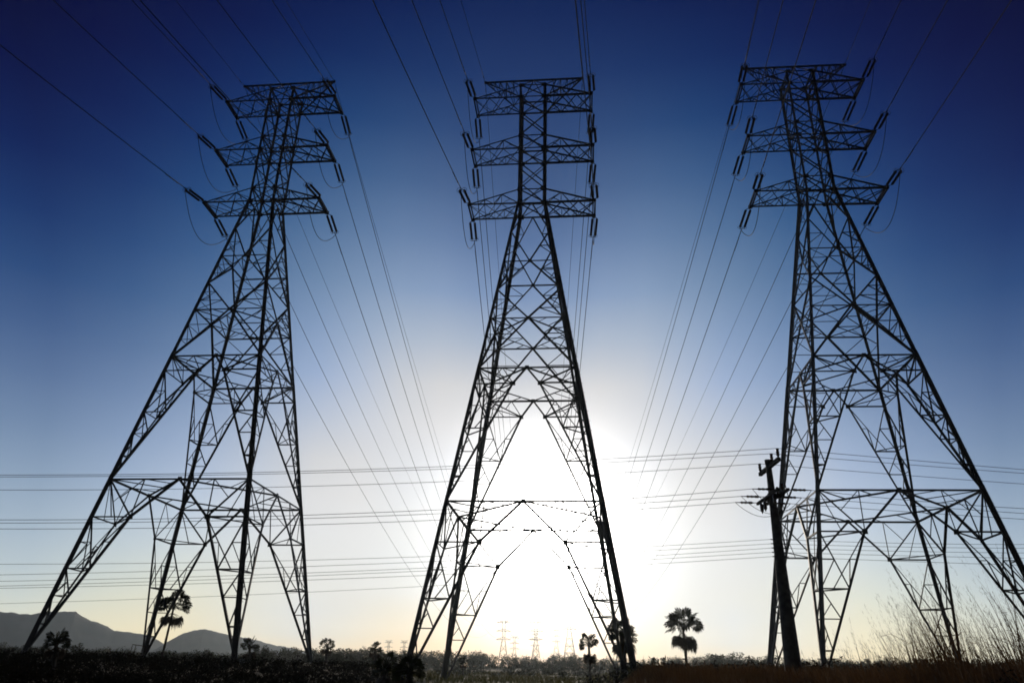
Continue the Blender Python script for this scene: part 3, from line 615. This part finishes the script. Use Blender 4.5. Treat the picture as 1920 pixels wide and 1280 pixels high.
protos = [make_tree(31, 9, 7.5, 26, 2.2), make_tree(32, 11, 6.2, 30, 1.8), make_tree(33, 6, 7.0, 18, 2.6), make_tree(34, 8, 5.4, 22, 1.6), make_tree(35, 4.2, 8.2, 14, 3.6)]
used = set()
def place_tree(k, px, base_py, dist, scale, label, group):
    v = ray(px, base_py); h = math.hypot(v.x, v.y); x, y = v.x*dist/h, v.y*dist/h
    o = protos[k] if k not in used else copy_tree(protos[k]); used.add(k)
    o.location = (x, y, ground_z(x, y)-.3); o.rotation_euler = (0, 0, random.uniform(0, 6.28)); o.scale = (scale,)*3
    return tag(o, label, 'tree', group)
SKYLINE = [(-120, 1203), (0, 1207), (60, 1211), (100, 1214), (200, 1220), (300, 1223), (400, 1226), (450, 1222), (520, 1218), (600, 1214), (680, 1216), (760, 1219), (820, 1219), (900, 1222), (945, 1230), (985, 1229), (1010, 1233), (1035, 1226), (1080, 1226), (1130, 1235), (1200, 1235), (1245, 1230), (1300, 1230), (1420, 1229), (1470, 1234), (1600, 1234), (1920, 1234), (2100, 1236)]
TREE_H = [7.5, 6.2, 7.0, 5.4, 8.2]
def skyline_tree(k, px, dist, lift, label, group):
    v = ray(px, interp(SKYLINE, px)-lift); h = math.hypot(v.x, v.y); gz = ground_z(v.x*dist/h, v.y*dist/h)
    need = EYE+v.z*dist/h-gz+.3
    return place_tree(k, px, 1245, dist, max(.25, min(1.5, need/TREE_H[k]*.97)), label, group)
for px, k, d, up, lb in ((1347, 2, 250, 11, 'left one of two round trees on the horizon between lone palm and utility pole'), (1383, 3, 250, 8, 'right one of two round trees on the horizon between lone palm and utility pole'),
                        (985, 1, 300, 1, 'broad dark tree on the horizon directly below the sun, left of the gap'), (1035, 0, 300, 1, 'broad dark tree on the horizon below the sun, second from the gap'), (1078, 0, 290, 1, 'bushy tree on the horizon just left of the two tiered palm'),
                        (900, 1, 270, 2, 'wide low tree on the horizon between the left legs of the middle pylon'), (344, 2, 190, 8, 'small round tree on the horizon right of the leaning palm'), (496, 0, 120, 10, 'bushy crown on the skyline between the two right legs of the left pylon')):
    skyline_tree(k, px, d, up, lb, 'single trees standing out on the skyline')
rnd = random.Random(77)
px = -70
while px < 2010:
    d = rnd.uniform(150, 250) if px < 760 else rnd.uniform(250, 360); k = rnd.choice((0, 1, 1, 2, 3, 3, 3, 4))
    skyline_tree(k, px, d, rnd.choice((-3, -2, -1, 0, 0, 1, 2, 5)), 'one of the many low dark bushy trees along the horizon treeline', 'trees of the horizon treeline')
    px += rnd.uniform(7, 13) if px < 760 else rnd.uniform(10, 17)
rnd = random.Random(78); px = -60
while px < 2010:                                  # a lower row in front of it
    d = rnd.uniform(100, 150) if px < 760 else rnd.uniform(190, 250); k = rnd.choice((1, 1, 3, 3, 0))
    skyline_tree(k, px, d, rnd.uniform(-14, -6), 'low dark bushy tree in front of the horizon treeline', 'bushy trees before the treeline')
    px += rnd.uniform(14, 24)

# ------------------------------------------------------------------ scrub, grass
def leafy(mb, c, rad, n, sz, rnd, flat=.7):
    for j in range(n):
        d = Vector((rnd.gauss(0, 1), rnd.gauss(0, 1), rnd.gauss(0, flat))).normalized()*rad*(rnd.random()**.4); p = c+d
        u = Vector((rnd.gauss(0, 1), rnd.gauss(0, 1), rnd.gauss(0, 1))).normalized(); v = u.orthogonal().normalized(); s = sz*rnd.uniform(.6, 1.3)
        mb.quad(p-u*s, p-v*s*.4, p+u*s, p+v*s*.4)
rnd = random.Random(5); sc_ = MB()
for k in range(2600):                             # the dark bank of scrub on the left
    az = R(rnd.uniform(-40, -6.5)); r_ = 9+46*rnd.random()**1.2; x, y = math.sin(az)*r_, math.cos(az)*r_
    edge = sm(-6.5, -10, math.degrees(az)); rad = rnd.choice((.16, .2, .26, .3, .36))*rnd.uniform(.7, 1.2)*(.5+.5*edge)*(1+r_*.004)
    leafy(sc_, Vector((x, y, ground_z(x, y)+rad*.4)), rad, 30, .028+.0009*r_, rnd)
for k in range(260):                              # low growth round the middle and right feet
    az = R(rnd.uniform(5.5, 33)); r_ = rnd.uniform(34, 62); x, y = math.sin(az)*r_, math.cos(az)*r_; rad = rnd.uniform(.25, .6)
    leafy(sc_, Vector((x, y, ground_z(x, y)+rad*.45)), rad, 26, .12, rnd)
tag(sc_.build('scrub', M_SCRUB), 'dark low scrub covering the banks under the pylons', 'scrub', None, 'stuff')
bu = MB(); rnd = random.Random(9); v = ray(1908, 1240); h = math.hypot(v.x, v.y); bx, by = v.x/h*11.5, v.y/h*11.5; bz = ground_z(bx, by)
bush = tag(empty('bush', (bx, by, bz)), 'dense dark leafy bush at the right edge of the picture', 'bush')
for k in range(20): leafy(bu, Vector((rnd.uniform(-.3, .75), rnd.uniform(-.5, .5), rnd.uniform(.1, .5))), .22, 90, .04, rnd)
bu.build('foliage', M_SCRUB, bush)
sm_ = MB()
for k in range(9): a = k*.7; sm_.tube([(0, 0, -.1), (math.cos(a)*.15+.1, math.sin(a)*.15, .3), (math.cos(a)*.35+.2, math.sin(a)*.35, .6)], [.018, .012, .005], 5)
sm_.build('stems', M_WOOD, bush)

def stem(mb, x, y, z, hgt, lean, wdt, rnd, segs=4):
    pts = []; side = Vector((math.cos(rnd.uniform(0, 3.14)), math.sin(rnd.uniform(0, 3.14)), 0)).normalized(); p = Vector((x, y, z)); v = Vector((lean[0]*.25, lean[1]*.25, 1)).normalized()
    for k in range(segs+1):
        wd = wdt*(1-k/segs*.85); pts.append((p-side*wd, p+side*wd)); v = (v+Vector((lean[0], lean[1], -.06))*.55/segs*1.3).normalized(); p = p+v*(hgt/segs)
    for (a, b), (c, d) in zip(pts, pts[1:]): mb.quad(a, b, d, c)
    return p, v
rnd = random.Random(21); gr = MB(); pl = MB()
for k in range(17000):                            # short dry grass of the right bank
    az = R(6.5+30*rnd.random()); r_ = 6+27*rnd.random()**1.3; x, y = math.sin(az)*r_, math.cos(az)*r_
    hh = rnd.uniform(.16, .42)*sm(6, 10, math.degrees(az)); stem(gr, x, y, ground_z(x, y)-.03, hh+.05, (rnd.gauss(-.15, .45), rnd.gauss(0, .45)), .004+.00035*r_, rnd, 3)
clumps = []
for px, n_, hs in ((1500, 2, .65), (1530, 3, .7), (1560, 2, .55), (1590, 3, .75), (1615, 3, .75), (1640, 2, .75), (1665, 2, .65), (1690, 4, .85), (1712, 5, 1.1), (1730, 5, 1.2), (1745, 6, 1.55), (1760, 7, 1.6), (1775, 7, 1.6), (1790, 6, 1.35), (1810, 4, 1.25), (1825, 5, 1.4), (1845, 4, 1.35), (1862, 4, 1.3), (1880, 4, 1.05), (1900, 4, 1.35), (1915, 7, 1.7), (1935, 6, 1.7), (1960, 5, 1.5)):
    for q in range(n_): clumps.append((azimuth(px+rnd.gauss(0, 8), 1240), rnd.uniform(9.5, 17), hs*rnd.uniform(.75, 1.05)))
for az, r_, hs in clumps:                         # tall seeding grass
    cx, cy = math.sin(az)*r_, math.cos(az)*r_; dirx = rnd.gauss(-.3, .16)
    for j in range(rnd.randint(9, 15)):
        x, y = cx+rnd.gauss(0, .2), cy+rnd.gauss(0, .2); hh = hs*rnd.uniform(.4, 1.1)*r_/13*.9
        lean = (dirx+rnd.gauss(0, .13), rnd.gauss(0, .2)); tip, v = stem(gr, x, y, ground_z(x, y)-.05, hh, lean, .004+.00035*r_, rnd, 6)
        if rnd.random() < .8:
            ln = rnd.uniform(.18, .4); side = v.orthogonal().normalized(); s2 = v.cross(side)
            for q in range(15):
                b = tip-v*ln*.45+v*(ln*q/14); a = rnd.uniform(0, 6.28); o = (side*math.cos(a)+s2*math.sin(a)); e = b+v*.055+o*rnd.uniform(.014, .036)
                pl.tri(b-o*.004, e, b+v*.014+o*.006)
        if rnd.random() < .5:
            q = rnd.uniform(.2, .5); b = Vector((x, y, ground_z(x, y)+hh*q)); d = Vector((rnd.gauss(-.4, .5), rnd.gauss(0, .5), .8)).normalized(); s = d.orthogonal().normalized()*.006
            m1 = b+d*hh*.3; e = m1+(d+Vector((0, 0, -.7))).normalized()*hh*.2; gr.quad(b-s, b+s, m1+s, m1-s); gr.tri(m1-s, m1+s, e)
tag(gr.build('dry_grass', M_GRASS), 'tall dry brown grass leaning left on the right bank', 'grass', None, 'stuff')
tag(pl.build('grass_plumes', M_SEED), 'feathery seed heads on the tall dry grass at right', 'grass', None, 'stuff')
fg = MB(); rnd = random.Random(22)
for k in range(9000):
    az = R(rnd.uniform(-9, 9)); r_ = 40+110*rnd.random(); x, y = math.sin(az)*r_, math.cos(az)*r_
    if wob(x, y, 11, 3) < -.15: continue
    stem(fg, x, y, ground_z(x, y)-.02, rnd.uniform(.15, .5), (rnd.gauss(0, .5), rnd.gauss(0, .5)), .02+.0006*r_, rnd, 2)
tag(fg.build('field_grass', M_GREEN), 'short green and straw coloured grass of the open field in the middle', 'grass', None, 'stuff')
fs_ = MB()
for k in range(220):
    az = R(rnd.uniform(-9, 12)); r_ = 95+160*rnd.random(); x, y = math.sin(az)*r_, math.cos(az)*r_; rad = rnd.uniform(.5, 1.5)
    leafy(fs_, Vector((x, y, ground_z(x, y)+rad*.3)), rad, 40, .25, rnd, .5)
tag(fs_.build('field_shrubs', M_LEAF), 'low shrubs spread over the far side of the field', 'shrubs', None, 'stuff')

# small frame of posts and a rail on the left bank
v = ray(258, 1222); h = math.hypot(v.x, v.y); fx, fy = v.x/h*52, v.y/h*52; fz = ground_z(fx, fy)
fr = tag(empty('post_frame', (fx, fy, fz)), 'small open frame of thin posts and a top rail left of a left pylon leg', 'frame')
ztop = at_y(258, 1208.5, fy).z-fz
rl = MB(); rl.tube([(-.4, 0, ztop+.03), (.42, 0, ztop-.06)], .022, 5); rl.build('rail', M_WOOD, fr)
for x0, x1 in ((-.48, -.38), (-.26, -.18), (.12, .24), (.3, .41)):
    p = MB(); p.tube([(x0, 0, -.2), (x1, 0, ztop-.02)], .02, 5); p.build('post', M_WOOD, fr)

# ------------------------------------------------------------------ air
HAZE_D, HAZE_G = 1.0e-4, .7
bx = MB(); bx.box((0, 0, 82), (2750, 2750, 94)); hz = bx.build('haze', None); hz['kind'] = 'stuff'
hm = bpy.data.materials.new('haze_air'); hm.use_nodes = True; t = hm.node_tree; t.nodes.remove(t.nodes['Principled BSDF'])
pv = t.nodes.new('ShaderNodeVolumePrincipled'); pv.inputs['Color'].default_value = (.76, .88, .97, 1); pv.inputs['Density'].default_value = HAZE_D; pv.inputs['Anisotropy'].default_value = HAZE_G
t.links.new(pv.outputs[0], t.nodes['Material Output'].inputs['Volume']); hz.data.materials.append(hm)
